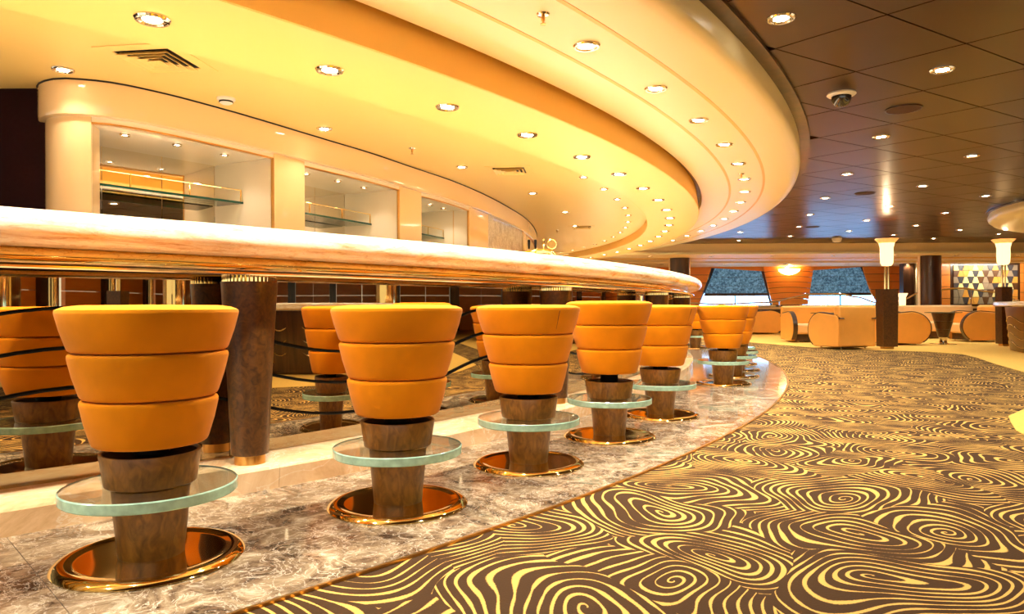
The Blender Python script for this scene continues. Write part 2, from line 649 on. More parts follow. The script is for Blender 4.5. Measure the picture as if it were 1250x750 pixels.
# ================================================================== STOOLS
def make_stool():
    t = thing('bar_stool', 'x', 'stool', (0, 0, 0))
    t['group'] = 'orange bar stools along the counter'
    z0 = .0085
    pr = [(0, z0), (.300, z0), (.302, z0+.004), (.296, z0+.012), (.284, z0+.019), (.268, z0+.0225), (.255, z0+.0205), (.240, z0+.0165), (.225, z0+.0155), (.10, z0+.0165), (0, z0+.017)]
    finish('base', MB().lathe(pr, 72), 'brass', t)
    pr = [(0, .022), (.103, .022), (.104, .03), (.124, .231), (0, .231)]
    finish('pedestal', MB().lathe(pr, 48), 'stool_wood', t)
    pr = [(.06, .268), (.274, .268, 1), (.278, .264, 1), (.278, .235, 1), (.274, .231, 0), (.06, .231), (.06, .268)]
    finish('footrest', MB().lathe(pr, 72), ['foot_glass', 'glass_edge'], t, ang=25)
    pr = [(0, .268), (.140, .268), (.145, .272), (.160, .374), (.158, .380), (.150, .380), (.146, .366), (0, .366)]
    c = finish('collar', MB().lathe(pr, 48), 'stool_wood', t)
    finish('neck', MB().lathe([(0, .367), (.145, .367), (.145, .372), (.058, .373), (.058, .44), (0, .44)], 32), 'black', t)
    zs = [(.406, .564, .180, .216), (.567, .720, .213, .250), (.723, .867, .247, .284)]
    for k, (a, b, r0, r1) in enumerate(zs):
        h = b-a
        pr = [(0, a)]
        pr += [(r0-.020, a), (r0-.007, a+.0015), (r0-.001, a+.006), (r0+.003, a+.014)]
        pr += [(r0+(r1-r0)*.5+.004, a+h*.5), (r1-.001, b-.018), (r1-.001, b-.010), (r1-.004, b-.004), (r1-.010, b-.001)]
        if k == 2:
            pr += [(r1-.028, b+.006), (r1-.07, b+.011)]
        pr += [(0, b+.013 if k == 2 else b)]
        cu = finish('cushion', MB().lathe(pr, 72), 'suede', t, ang=80)
        if k == 2:
            mbs = MB().tube([((r0+.003+(r1-r0)*q)*math.cos(-.15), (r0+.003+(r1-r0)*q)*math.sin(-.15), a+.02+(h-.04)*q) for q in (0, .25, .5, .75, 1)], .0018, 6)
            finish('seam', mbs, 'seam', cu)
            mbw = MB().tube([(((r1-.004))*math.cos(2*PI*i/72), ((r1-.004))*math.sin(2*PI*i/72), b-.006) for i in range(72)], .0022, 6, closed=True)
            finish('piping', mbw, 'suede', cu)
    return t


stool = make_stool()
SP = [(-44.66, 17.03), (-41.36, 17.13), (-38.08, 17.08), (-34.77, 17.04), (-31.27, 16.99), (-22.6, 17.0), (-19.42, 17.05), (-16.3, 17.08), (-12.9, 17.12), (-9.6, 17.12), (.6, 17.12), (3.9, 17.1)]
WHICH = ['nearest to the camera, largest, at the left', 'second from the camera, right of the tall brown post',
         'third from the camera, with a vertical seam showing', 'fourth from the camera, seat raised on its black neck',
         'fifth from the camera, last before the gap', 'first one beyond the gap in the row',
         'just behind the first beyond the gap', 'second behind the first beyond the gap', 'third behind the first beyond the gap',
         'fourth behind the first beyond the gap', 'small and far, past the rounded plinth end', 'furthest of all, beyond the counter end']
ROT = [70, 120, -48, 100, -38, 80, 95, 60, 110, 70, 80, 90]
for i, ((dg, R), w) in enumerate(zip(SP, WHICH)):
    x, y = pol(R, dg)
    o = stool if i == 0 else dup(stool, (x, y, 0))
    o.location = (x, y, 0)
    o.rotation_euler = (0, 0, math.radians(ROT[i]))
    o['label'] = 'orange drum bar stool, ' + w
    if i == 3:
        for c in o.children:
            if c.name.startswith('cushion'):
                c.location.z += .026

# ================================================================== CEILINGS
# brown tiled ceiling
ceil = setting('ceiling')
finish('backing', MB().box(-14, 22, -9, 30, 2.64, 2.70), 'dark_gap', ceil, smooth=False)
A_ = (.461, -.557)
B_ = (.7715, .474)
O_ = (1.78, 4.79)


def tile_xy(s, t):
    return O_[0]+s*A_[0]+t*B_[0], O_[1]+s*A_[1]+t*B_[1]


g = .008
def para(s, t):
    return [tile_xy(s+g, t+g), tile_xy(s+1-g, t+g), tile_xy(s+1-g, t+1-g), tile_xy(s+g, t+1-g)]
cand = []
for s_ in range(-24, 30):
    for t_ in range(-16, 34):
        cx_, cy_ = tile_xy(s_+.5, t_+.5)
        if math.hypot(cx_-CX, cy_-CY) < 17.45 or cy_ > 19.9 or cy_ < -7 or cx_ > 20:
            continue
        if math.hypot(cx_-12.1, cy_-11.95) < 3.0:
            continue
        inview = cy_ > 2.2 and abs(cx_) < .78*cy_ + .8
        cand.append((0 if inview else 1, math.hypot(cx_, cy_), s_, t_))
cand.sort()
tile_me = None
rest = MB()
for i, (iv, dd, s_, t_) in enumerate(cand):
    if i < 150 and iv == 0:
        cx_, cy_ = tile_xy(s_+.5, t_+.5)
        if tile_me is None:
            P0 = [(x-cx_, y-cy_) for x, y in para(s_, t_)]
            m0 = MB().prism(P0, 2.60, 2.63)
            o = finish('tile', m0, 'brown_tile', ceil, smooth=False, local=True)
            tile_me = o.data
        else:
            o = bpy.data.objects.new('tile', tile_me)
            COL.objects.link(o)
            o.parent = ceil
        o.location = (cx_, cy_, 0)
    else:
        rest.prism(para(s_, t_), 2.60, 2.63)
o = finish('tile_field', rest, 'brown_tile', ceil, smooth=False)
o['kind'] = 'stuff'

# outer cream ring
FULL = (-80, 120, 220)
c1 = setting('ceiling_ring'); c1.name = 'ceiling'
pr = [(16.62, 2.42), (16.63, 2.40), (17.70, 2.40), (17.76, 2.405), (17.79, 2.425), (17.80, 2.45), (17.80, 2.60), (16.62, 2.60)]
finish('ring_soffit', MB().arc(pr, *FULL), 'cream', c1, ang=50)
finish('shadow_gap_strip', MB().arc([(17.80, 2.575), (17.90, 2.575), (17.90, 2.60), (17.80, 2.60)], *FULL), 'dark_wood', c1)  # dark strip stands in for the shade of the gap under the tiles
for R in (17.41, 17.0):
    finish('inlay_line', MB().arc([(R-.014, 2.3975), (R+.014, 2.3975), (R+.014, 2.41), (R-.014, 2.41)], *FULL), 'gold_line', c1)
finish('cove_shade', MB().arc([(16.50, 2.46), (16.63, 2.46), (16.63, 2.50), (16.50, 2.50)], *FULL), 'dark_wood', c1)  # dark strip put in for the shade in the slot between the rings
c2 = setting('ceiling_ring'); c2.name = 'ceiling'
finish('ring_soffit', MB().arc([(15.83, 2.20), (16.555, 2.20), (16.575, 2.203), (16.575, 2.22), (15.83, 2.22)], *FULL), 'yellow_paint', c2, ang=50)
finish('outer_fascia', MB().arc([(16.50, 2.205), (16.585, 2.205), (16.59, 2.22), (16.56, 2.46), (16.50, 2.46)], *FULL), 'ochre_paint', c2, ang=50)
finish('inner_fascia', MB().arc([(15.82, 2.205), (15.90, 2.205), (15.90, 2.40), (15.82, 2.40)], *FULL), 'ochre_paint', c2, ang=50)
struct('ceiling', MB().arc([(9.0, 2.35), (15.83, 2.35), (15.83, 2.40), (9.0, 2.40)], *FULL), 'yellow_paint', smooth=False)

# ================================================================== BACK BAR
BP = [(-3.20, 5.02), (-3.16, 4.82), (-3.103, 4.71), (-2.995, 4.626), (-2.905, 4.594), (-2.826, 4.595), (-2.693, 4.638), (-2.575, 4.717), (-2.402, 4.919), (-2.232, 5.18), (-2.051, 5.494),
      (-1.855, 5.875), (-1.631, 6.313), (-1.369, 6.822), (-1.075, 7.506), (-.715, 8.343), (-.373, 9.386), (-.055, 10.637), (.212, 11.926), (.40, 13.4), (.50, 15.0), (.50, 16.6), (.40, 18.2)]
S0 = .306          # arc length from the start of this list to the corner point used for measuring


def dense(P, step=.06):
    out = []
    for i in range(len(P)-1):
        p0, p1, p2, p3 = P[max(i-1, 0)], P[i], P[i+1], P[min(i+2, len(P)-1)]
        n = max(2, int(math.hypot(p2[0]-p1[0], p2[1]-p1[1])/step))
        for k in range(n):
            t = k/n
            out.append(tuple(.5*((2*p1[j])+(-p0[j]+p2[j])*t+(2*p0[j]-5*p1[j]+4*p2[j]-p3[j])*t*t+(-p0[j]+3*p1[j]-3*p2[j]+p3[j])*t**3) for j in (0, 1)))
    out.append(P[-1])
    return out


BPD = dense(BP)
BS = [0]
for i in range(1, len(BPD)):
    BS.append(BS[-1]+math.hypot(BPD[i][0]-BPD[i-1][0], BPD[i][1]-BPD[i-1][1]))
# shift so that s = 0 at (-3.103, 4.71)
k0 = min(range(len(BPD)), key=lambda i: math.hypot(BPD[i][0]+3.103, BPD[i][1]-4.71))
BS = [s - BS[k0] for s in BS]
BN = normals(BPD)


def bpt(s, off=0.0):
    for i in range(len(BS)-1):
        if BS[i+1] >= s:
            t = (s-BS[i])/(BS[i+1]-BS[i])
            x = BPD[i][0]+t*(BPD[i+1][0]-BPD[i][0])
            y = BPD[i][1]+t*(BPD[i+1][1]-BPD[i][1])
            return x+BN[i][0]*off, y+BN[i][1]*off
    return BPD[-1]


def bpath(s0, s1, step=.08, off=0.0):
    n = max(1, int(abs(s1-s0)/step))
    return [bpt(s0+(s1-s0)*i/n, off) for i in range(n+1)]


bb = thing('back_bar', 'glossy cream back bar with recessed lit display niches', 'back bar', (*bpt(3.0), 0))
ZC, ZN = 2.12, 2.085
prof = [(-.25, ZC+.005), (-.005, ZC), (.025, ZC+.004), (.03, ZC+.02), (.03, 2.348), (-.25, 2.348)]
finish('cornice', MB().sweep(bpath(-.28, 12.8), prof), 'gloss_cream', bb, ang=45)
finish('cornice_dark_line', MB().sweep(bpath(-.28, 12.8), [(.03, 2.340), (.036, 2.340), (.036, 2.350), (.03, 2.350)]), 'dark_gap', bb)  # thin black strip along the cornice top
PILL = [(-.28, .409), (1.837, 2.181), (3.599, 4.030), (5.293, 6.032), (8.354, 12.8)]
for a, b in PILL:
    finish('pillar', MB().sweep(bpath(a, b, .05), [(-.24, 0), (-.012, 0), (-.012, ZC), (-.24, ZC)]), 'gloss_cream', bb, ang=45)
NICHE = [(.409, 1.837), (2.181, 3.599), (4.030, 5.293)]
DEP = .70
for a, b in NICHE:
    p = bpath(a, b, .1)
    # header band, niche ceiling, back mirror, side cheeks, bottom
    finish('header', MB().sweep(p, [(-.05, ZN), (-.02, ZN), (-.02, ZC), (-.05, ZC)]), 'white_lacquer', bb)
    finish('header_trim', MB().sweep(p, [(-.05, ZN-.008), (-.016, ZN-.008), (-.016, ZN+.001), (-.05, ZN+.001)]), 'satin_brass', bb)
    A0, B0 = bpt(a+.001, -.03), bpt(b-.001, -.03)
    B1 = bpt(b, -DEP)
    k_ = DEP/(DEP-.03)
    A1 = (A0[0]+(B1[0]-B0[0]), A0[1]+(B1[1]-B0[1]))
    # straight-sided plan so that the cheeks are perpendicular to the front
    poly = [A0, B0, B1, A1]
    finish('niche_ceiling', MB().prism(poly, ZN, ZN+.03), 'white_lacquer', bb, smooth=False)
    finish('niche_base', MB().prism(poly, .86, .90), 'marble_counter', bb, smooth=False)
    dx, dy = B1[0]-A1[0], B1[1]-A1[1]
    L = math.hypot(dx, dy); ux, uy = dx/L, dy/L; nx, ny = -uy, ux
    def off(p, u, n): return (p[0]+ux*u+nx*n, p[1]+uy*u+ny*n)
    npan = 3
    for k in range(npan):
        finish('mirror_panel', MB().prism([off(A1, L*k/npan+.003, 0), off(A1, L*(k+1)/npan-.003, 0), off(A1, L*(k+1)/npan-.003, .02), off(A1, L*k/npan+.003, .02)], .9, ZN), 'back_mirror', bb, smooth=False)
    for P, Q, sg in ((A0, A1, -1), (B0, B1, 1)):
        finish('cheek', MB().prism([P, Q, (Q[0]+ux*.03*sg, Q[1]+uy*.03*sg), (P[0]+ux*.03*sg, P[1]+uy*.03*sg)][::sg], .9, ZN), 'white_lacquer', bb, smooth=False)
        if sg < 0: continue
        e = .007
        finish('corner_trim', MB().prism([(P[0]+nx*(-.012), P[1]+ny*(-.012)), (P[0]-ux*e*sg, P[1]-uy*e*sg), (P[0]-ux*e*sg+nx*.014, P[1]-uy*e*sg+ny*.014), (P[0]+nx*.014, P[1]+ny*.014)], .9, ZN), 'satin_brass', bb, smooth=False)
finish('stone_panel', MB().sweep(bpath(6.032, 8.354, .1), [(-.24, .9), (-.03, .9), (-.03, ZC), (-.24, ZC)]), 'marble_grey', bb)
finish('lower_cabinet', MB().sweep(bpath(.2, 8.36, .1), [(-.7, 0), (-.02, 0), (-.02, .86), (-.7, .86)]), 'dark_wood', bb)

# glass shelves with brass gallery rails
SHN = ['left', 'middle', 'right']
for k, (a, b) in enumerate(NICHE):
    B0, B1 = bpt(b, -.36), bpt(b, -DEP+.03)
    F, G = bpt(a, -.03), bpt(b, -.03)
    A0 = (F[0]+B0[0]-G[0], F[1]+B0[1]-G[1])
    A1 = (F[0]+B1[0]-G[0], F[1]+B1[1]-G[1])
    dx, dy = B0[0]-A0[0], B0[1]-A0[1]; L = math.hypot(dx, dy); ux, uy = dx/L, dy/L
    lf = .004
    q = [(A0[0]+ux*lf, A0[1]+uy*lf), (B0[0]-ux*lf, B0[1]-uy*lf), (B1[0]-ux*lf, B1[1]-uy*lf), (A1[0]+ux*lf, A1[1]+uy*lf)]
    sh = thing('glass_shelf', 'glass shelf with brass gallery rail in the %s back-bar niche' % ['nearest and widest', 'second', 'third, smallest visible'][k], 'shelf', (*q[0], 1.735))
    m = MB().prism(q, 1.735, 1.75)
    o = finish('shelf_pane', m, 'shelf_glass', sh, smooth=False)
    e = MB().prism([q[0], q[1], (q[1][0]+uy*.004, q[1][1]-ux*.004), (q[0][0]+uy*.004, q[0][1]-ux*.004)][::-1], 1.734, 1.751)
    finish('front_edge', e, 'shelf_edge', sh, smooth=False)
    rp = [(q[0][0]+(q[1][0]-q[0][0])*t, q[0][1]+(q[1][1]-q[0][1])*t) for t in (.0, .33, .66, .985)]
    finish('gallery_rail', MB().tube([(x, y, 1.845) for x, y in rp], .005, 8), 'brass', sh)
    for x, y in rp[1:]:
        finish('rail_post', MB().lathe([(0, 1.75), (.006, 1.75), (.006, 1.85), (0, 1.85)], 8, (x, y)), 'brass', sh)

# maroon side wall left of the back bar
struct('wall_left', MB().box(-14, -3.05, 4.78, 4.95, 0, 2.36), 'maroon', smooth=False)

# ================================================================== CEILING FITTINGS
def make_downlight(name, r, energy, angle):
    t = thing(name, 'x', 'downlight')
    finish('trim_ring', MB().lathe([(r*.50, .0), (r*.52, -.004), (r*.74, -.006), (r*.78, -.011), (r*.92, -.012), (r*1.0, -.003), (r*1.0, .0), (r*.50, .0)], 28), 'chrome', t, local=True)
    finish('lens', MB().lathe([(0, -.005), (r*.54, -.005), (r*.54, .0), (0, .0)], 20), 'lens', t, local=True)
    l = bpy.data.lights.new('spot', 'SPOT')
    l.energy = energy; l.color = LAMP
    l.spot_size = math.radians(angle); l.spot_blend = .7
    l.shadow_soft_size = .03
    lo = bpy.data.objects.new('lamp_spot', l)
    COL.objects.link(lo)
    lo.parent = t
    lo.location = (0, 0, -.015)
    return t


ORD = ['nearest', 'second nearest', 'third nearest', 'fourth nearest', 'fifth nearest', 'sixth nearest', 'seventh nearest', 'eighth nearest', 'ninth nearest', 'tenth nearest', 'eleventh nearest', 'twelfth nearest']


def place_row(proto, spots, z, label, group, named=12):
    """the clearly visible ones get a label of their own, counted from the camera; the far rest share one"""
    vis = sorted([p for p in spots if p[1] > .8 and abs(p[0]) < .75*p[1] and (z-.867)/p[1] < .44], key=lambda p: math.hypot(*p))[:named]
    for i, (x, y) in enumerate(spots):
        o = proto if i == 0 else dup(proto, (x, y, z))
        o.location = (x, y, z)
        if (x, y) in vis:
            o['label'] = label + ', ' + ORD[vis.index((x, y))] + ' to the camera in view'
        else:
            o['label'] = label + (', tiny and far' if y > 5 else ', out of the photo')
        o['group'] = group


dl = make_downlight('downlight', .080, E_OUTER, 120)
place_row(dl, [pol(17.19, -36.6+3.33*k) for k in range(-4, 22)], 2.398, 'downlight of the outer cream ceiling ring', 'downlights of the outer cream ring')
dl = make_downlight('downlight', .080, E_RING, 120)
place_row(dl, [pol(16.17, -43.6+3.36*k) for k in range(-2, 24)], 2.198, 'chrome-rimmed downlight of the lowered yellow ring', 'downlights of the yellow ring')
dl = make_downlight('downlight', .065, E_RECESS, 120)
place_row(dl, [pol(14.58, -43.43+7.55*k) for k in range(-1, 6)], 2.348, 'downlight in the yellow ceiling beside the back bar', 'downlights along the back bar')
dl = make_downlight('downlight', .055, E_RECESS*.6, 120)
place_row(dl, [pol(15.52, -24.0+3.3*k) for k in range(0, 17)], 2.348, 'small downlight at the yellow recess edge', 'small downlights of the recess edge')
spots = []
for m in range(-9, 12):
    for n in range(-6, 14):
        x, y = tile_xy(.5+2*m, -.5+2*n)
        if math.hypot(x-CX, y-CY) < 18.0 or y > 19.3 or y < -5 or (y < 1.5 and x < 3) or x > 13 or math.hypot(x-12.2, y-11.4) < 4.0 or x > 17:
            continue
        if y > 8 and x > .8*y+1.5: continue
        spots.append((x, y))
dl = make_downlight('downlight', .085, E_BROWN, 115)
place_row(dl, spots, 2.599, 'downlight in the brown tiled ceiling', 'downlights in the brown tiled ceiling')
dl = make_downlight('downlight', .035, E_NICHE, 120)
sp = []
for a, b in NICHE:
    for fr in (.2, .5, .8):
        sp.append(bpt(a+(b-a)*fr, -.26))
place_row(dl, sp, ZN-.001, 'tiny downlight inside a back-bar niche', 'niche downlights')


def vent(x, y, z, rz, label, s=.245):
    t = thing('air_vent', label, 'vent', (x, y, z), rz)
    m = MB()
    def frame(q0, z0, q1, z1):
        v = [(sx*q, sy*q, zz) for q, zz in ((q0, z0), (q1, z1)) for sx, sy in ((-1, -1), (1, -1), (1, 1), (-1, 1))]
        m.add(v, [(i, (i+1) % 4, 4+(i+1) % 4, 4+i) for i in range(4)])
    frame(s, -.001, s*.99, -.004); frame(s*.99, -.004, s*.70, -.005); frame(s*.70, -.005, s*.69, -.001)
    finish('frame', m, 'yellow_paint', t, smooth=False, local=True)
    for q in (.165, .125, .085, .045):
        m = MB()
        frame(q-.028, -.001, q-.002, -.024); frame(q-.002, -.024, q-.006, -.024); frame(q-.006, -.024, q-.032, -.001)
        finish('louvre', m, 'yellow_paint', t, smooth=False, local=True)
    finish('duct_shade', MB().box(-s*.7, s*.7, -s*.7, s*.7, -.001, 0), 'dark_gap', t, smooth=False, local=True)  # flat dark sheet stands in for the shade behind the louvres


vent(-2.10, 4.23, 2.349, math.radians(-7), 'square ceiling air vent near the left end of the back bar')
vent(-.02, 7.70, 2.349, math.radians(-6), 'square ceiling air vent midway along the yellow recess')
vent(1.30, 13.2, 2.349, math.radians(-6), 'far square ceiling air vent above the bar end')

sd = thing('smoke_detector', 'white round smoke detector on the yellow ceiling above the first niche', 'smoke detector', (-2.013, 5.021, 2.35))
finish('housing', MB().lathe([(0, 0), (.062, 0), (.062, -.012), (.055, -.018), (.046, -.020), (.044, -.034), (.030, -.042), (0, -.042)], 32), 'white_plastic', sd, local=True)
finish('grille', MB().lathe([(.0475, -.022), (.0475, -.032), (.044, -.032), (.044, -.022)], 32), 'dark_gap', sd, local=True)
sd = thing('smoke_detector', 'small beige smoke detector on the far brown ceiling lit blue', 'smoke detector', (8.76*.95, 18.2, 2.6))
finish('housing', MB().lathe([(0, 0), (.12, 0), (.12, -.02), (.10, -.09), (.05, -.11), (0, -.11)], 24), 'white_plastic', sd, local=True)


def sprinkler(x, y, z, label):
    t = thing('sprinkler', label, 'sprinkler', (x, y, z))
    finish('escutcheon', MB().lathe([(0, 0), (.035, 0), (.030, -.008), (.012, -.012), (0, -.012)], 20), 'chrome', t, local=True)
    finish('head', MB().lathe([(0, -.01), (.010, -.012), (.010, -.035), (.005, -.037), (.005, -.050), (.016, -.052), (.016, -.055), (0, -.056)], 14), 'satin_brass', t, local=True)


sprinkler(.169, 3.718, 2.399, 'brass sprinkler head in the outer cream ring, top centre')
sprinkler(2.658, 8.22, 2.399, 'brass sprinkler head further along the outer cream ring')
sprinkler(-.924, 6.62, 2.349, 'brass sprinkler head on the yellow ceiling above the niches')
sprinkler(.876, 13.7, 2.349, 'far sprinkler head on the yellow ceiling above the beer tap')

dc = thing('dome_camera', 'white security dome camera hanging under the brown ceiling tiles', 'camera', (2.693, 5.799, 2.60))
finish('mount', MB().lathe([(0, 0), (.108, 0), (.112, -.012), (.10, -.022), (.078, -.026), (0, -.026)], 36), 'white_plastic', dc, local=True)
finish('dome', MB().lathe([(.076, -.026), (.075, -.05), (.066, -.078), (.048, -.098), (.024, -.108), (0, -.111)], 32), 'dome_glass', dc, local=True)
for x, y, lb in ((3.457, 6.265, 'round brown ceiling speaker beside the dome camera'), (5.448, 10.958, 'round brown ceiling speaker midway in the tiled ceiling'), (6.6, 15.6, 'distant round ceiling speaker in the blue-lit tiles')):
    t = thing('ceiling_speaker', lb, 'speaker', (x, y, 2.60))
    finish('rim', MB().lathe([(.135, 0), (.14, -.010), (.15, -.008), (.152, 0)], 36), 'brown_tile', t, local=True)
    finish('grille', MB().lathe([(0, -.007), (.136, -.007), (.136, 0), (0, 0)], 36), 'speaker', t, local=True)

# ================================================================== BEER TAP
x, y = pol(15.86, -31.0)
bt = thing('beer_tap', 'gilded beer tap with black handles standing on the counter', 'beer tap', (.25, 6.18, 1.235))
pts = []
for i in range(13):
    t = i/12
    pts.append((-.13+.27*t, 0, .10+.02*math.sin(PI*t)-.055*max(0, (t-.75)/.25)**2))
finish('manifold', MB().tube(pts, .018, 12), 'brass', bt, local=True)
for px in (-.085, .075):
    finish('column', MB().lathe([(0, 0), (.035, 0), (.030, .01), (.014, .02), (.014, .10), (0, .10)], 20, (px, 0)), 'brass', bt, local=True)
for px in (-.10, -.045):
    finish('spout', MB().tube([(px, 0, .11), (px, -.05, .11), (px, -.07, .08)], .008, 8), 'brass', bt, local=True)
    finish('handle', MB().lathe([(0, .135), (.007, .135), (.012, .205), (.009, .215), (0, .216)], 14, (px, -.02)), 'black', bt, local=True)
    finish('handle_stem', MB().lathe([(0, .10), (.005, .10), (.005, .14), (0, .14)], 10, (px, -.02)), 'brass', bt, local=True)
finish('finial', MB().lathe([(0, .11), (.008, .11), (.006, .16), (.012, .175), (.006, .19), (.010, .22), (0, .232)], 14, (.028, 0)), 'brass', bt, local=True)
md = finish('medallion_frame', MB().tube([(.098+.038*math.cos(2*PI*i/28), 0, .178+.040*math.sin(2*PI*i/28)) for i in range(28)], .006, 8, closed=True), 'brass', bt, local=True)
finish('medallion', MB().slab_xz([(.098+.034*math.cos(2*PI*i/24), .178+.036*math.sin(2*PI*i/24)) for i in range(24)], -.003, .003), 'satin_brass', bt, local=True, smooth=False)

# ================================================================== FAR LOUNGE: shell
# soffit beyond the tiles
struct('ceiling', MB().box(-14, 22, 19.7, 30, 2.30, 2.60), 'beige_paint', smooth=False)
sf = setting('trim_1')
finish('soffit_step', MB().box(-2, 21, 21.2, 21.6, 2.285, 2.30), 'ochre_paint', sf, smooth=False)
finish('soffit_step', MB().box(-2, 21, 22.8, 23.3, 2.25, 2.30), 'beige_paint', sf, smooth=False)
finish('soffit_lip', MB().box(-2, 21, 19.64, 19.70, 2.30, 2.36), 'cream', sf, smooth=False)
dl = make_downlight('downlight', .07, 45, 140)
place_row(dl, [(2.2+1.75*k, 20.3) for k in range(9)] + [(3.0+2.1*k, 24.2) for k in range(6)], 2.298, 'distant downlight in the beige soffit', 'downlights of the far soffit')

YW = 26.0
fw = setting('wall_far')
finish('wall_backing', MB().box(-14, 14.6, YW+.25, YW+.35, 0, 2.3), 'dark_wood', fw, smooth=False)


def lerp(a, b, t): return a+(b-a)*t


def planks(parent, lf, rf, z0, z1, n, y, arch=0.0, mat='orange_wood', th=.05):
    m = 8
    for k in range(n):
        a, b = z0+(z1-z0)*k/n+.008, z0+(z1-z0)*(k+1)/n-.008
        low = [(lerp(lf(a), rf(a), i/m), a+arch*(1-(2*i/m-1)**2)*(k > 0)) for i in range(m+1)]
        top = [(lerp(lf(b), rf(b), i/m), b+arch*(1-(2*i/m-1)**2)*(k < n-1)) for i in range(m+1)]
        finish('plank', MB().slab_xz(low+top[::-1], y-th, y), mat, parent, smooth=False)


planks(fw, lambda z: -2.0, lambda z: 3.0, 0.0, 2.3, 6, YW)
planks(fw, lambda z: 3.02, lambda z: 6.60+.70*((z-.0)/2.3)**1.2, 0.85, 2.3, 5, YW)
planks(fw, lambda z: 9.46-.33*(z-.9)/1.4, lambda z: 10.75+.22*(z-.9)/1.4, 0.9, 2.3, 7, YW-.12, arch=.05)
planks(fw, lambda z: 13.42-.62*((z-.9)/1.4)**.6 if z > .9 else 13.45, lambda z: 14.42, 0.9, 2.3, 5, YW)


def window(idx, poly_l, poly_r):
    w = setting('window_%d' % idx)
    (xl0, xl1), (xr0, xr1) = poly_l, poly_r      # x at z=.9 and at z=2.25, left and right
    def X(z, lo, hi): return lerp(lo, hi, (z-.9)/1.35)
    def quad(z0, z1, ins=0.0):
        return [(X(z0, xl0, xl1)+ins, z0), (X(z0, xr0, xr1)-ins, z0), (X(z1, xr0, xr1)-ins, z1), (X(z1, xl0, xl1)+ins, z1)]
    finish('pane', MB().slab_xz(quad(.90, 1.34), YW+.17, YW+.19), 'daylight', w, smooth=False)
    for z0, z1 in ((1.32, 1.60), (1.61, 1.93), (1.94, 2.28)):
        finish('blind', MB().slab_xz(quad(z0, z1), YW+.10, YW+.12), 'shade', w, smooth=False)
    finish('blind_bar', MB().slab_xz(quad(1.24, 1.34), YW+.08, YW+.11), 'dark_wood', w, smooth=False)
    finish('sill', MB().box(xl0-.1, xr0+.1, YW-.10, YW+.2, .84, .90), 'beige_paint', w, smooth=False)
    mid = lerp(xl0, xr0, .5)
    finish('mullion', MB().box(mid-.02, mid+.02, YW+.13, YW+.17, .9, 2.28), 'dark_wood', w, smooth=False)


window(1, (6.9, 7.45), (9.50, 9.12))
window(2, (10.70, 10.98), (13.45, 12.80))
finish('dado', MB().box(3, 14.5, YW-.06, YW-.02, 0, .84), 'dark_wood', fw, smooth=False)
# angled top valances over the windows
finish('valance', MB().slab_xz([(7.2, 2.3), (7.2, 2.27), (9.3, 2.13), (9.3, 2.3)], YW-.06, YW), 'orange_wood', fw, smooth=False)
finish('valance', MB().slab_xz([(10.8, 2.3), (10.8, 2.15), (12.85, 2.29), (12.85, 2.3)], YW-.06, YW), 'orange_wood', fw, smooth=False)

sc = thing('wall_sconce', 'glowing half-bowl sconce on the orange panel between the windows', 'lamp', (10.05, YW-.22, 1.98))
finish('bowl', MB().lathe([(0, 0), (.12, .02), (.26, .07), (.36, .15), (.38, .22), (.35, .22), (.33, .16), (.24, .09), (0, .04)], 32), 'sconce', sc, local=True)
l = bpy.data.lights.new('sconce_bulb', 'POINT'); l.energy = 14; l.color = (1, .8, .55); l.shadow_soft_size = .05
lo = bpy.data.objects.new('sconce_bulb', l); lo.location = (0, -.1, .27); lo.parent = sc; COL.objects.link(lo)

# right part of the far wall: pilasters, orange planks and the mosaic
wr = setting('wall_right_far')
wr.name = 'wall_far'
finish('wall_backing', MB().box(14.6, 22, 24.4, 24.5, 0, 2.3), 'dark_wood', wr, smooth=False)
finish('wall_return', MB().box(14.5, 14.6, 24.4, YW+.3, 0, 2.3), 'orange_wood', wr, smooth=False)
finish('pilaster', MB().box(13.35, 13.72, 24.25, 24.5, 0, 2.3), 'dark_wood', wr, smooth=False)
finish('light_pilaster', MB().box(13.78, 14.0, 24.2, 24.5, 0, 2.3), 'beige_paint', wr, smooth=False)
planks(wr, lambda z: 14.02, lambda z: 14.98, 0.3, 2.3, 5, 24.35)
planks(wr, lambda z: 17.4, lambda z: 21.8, 0.3, 2.3, 6, 24.35)
art = thing('mosaic_artwork', 'framed wall mosaic of cream, grey and brown wedge tiles', 'artwork', (16.2, 24.3, .9))
finish('frame', MB().box(15.02, 17.38, 24.34, 24.40, .84, 2.29), 'dark_wood', art, smooth=False)
ma = {k: plain('mosaic_'+k, c, .35) for k, c in dict(cream=(252, 222, 150), amber=(230, 160, 70), grey=(66, 62, 66), brown=(96, 62, 36), stone=(150, 130, 108)).items()}
rr = random.Random(3)
rows = [.90, 1.14, 1.40, 1.62, 1.84, 2.05, 2.24]
for r in range(6):
    xs = [15.10+2.2*k/13 for k in range(14)]
    sh0 = .035 if r % 2 else -.035
    for k in range(13):
        z0, z1 = rows[r]+.006, rows[r+1]-.006
        a, b = (sh0, -sh0) if k % 2 else (-sh0, sh0)
        q = [(xs[k]+(a if k else 0)+.006, z0), (xs[k+1]+(-a if k < 12 else 0)-.006, z0), (xs[k+1]+(a if k < 12 else 0)-.006, z1), (xs[k]+(-a if k else 0)+.006, z1)]
        key = rr.choice(['cream', 'amber', 'cream', 'cream', 'stone'] if (k+r) % 2 else ['grey', 'stone', 'amber', 'brown', 'grey', 'grey'])
        finish('mosaic_tile', MB().slab_xz(q, 24.31, 24.34), ma[key], art, smooth=False)
area_light('mosaic_fill_light', (16.2, 23.6, 2.28), (math.radians(30), 0, 0), 2.2, .1, 45)  # fill light added to brighten the mosaic, without a fixture

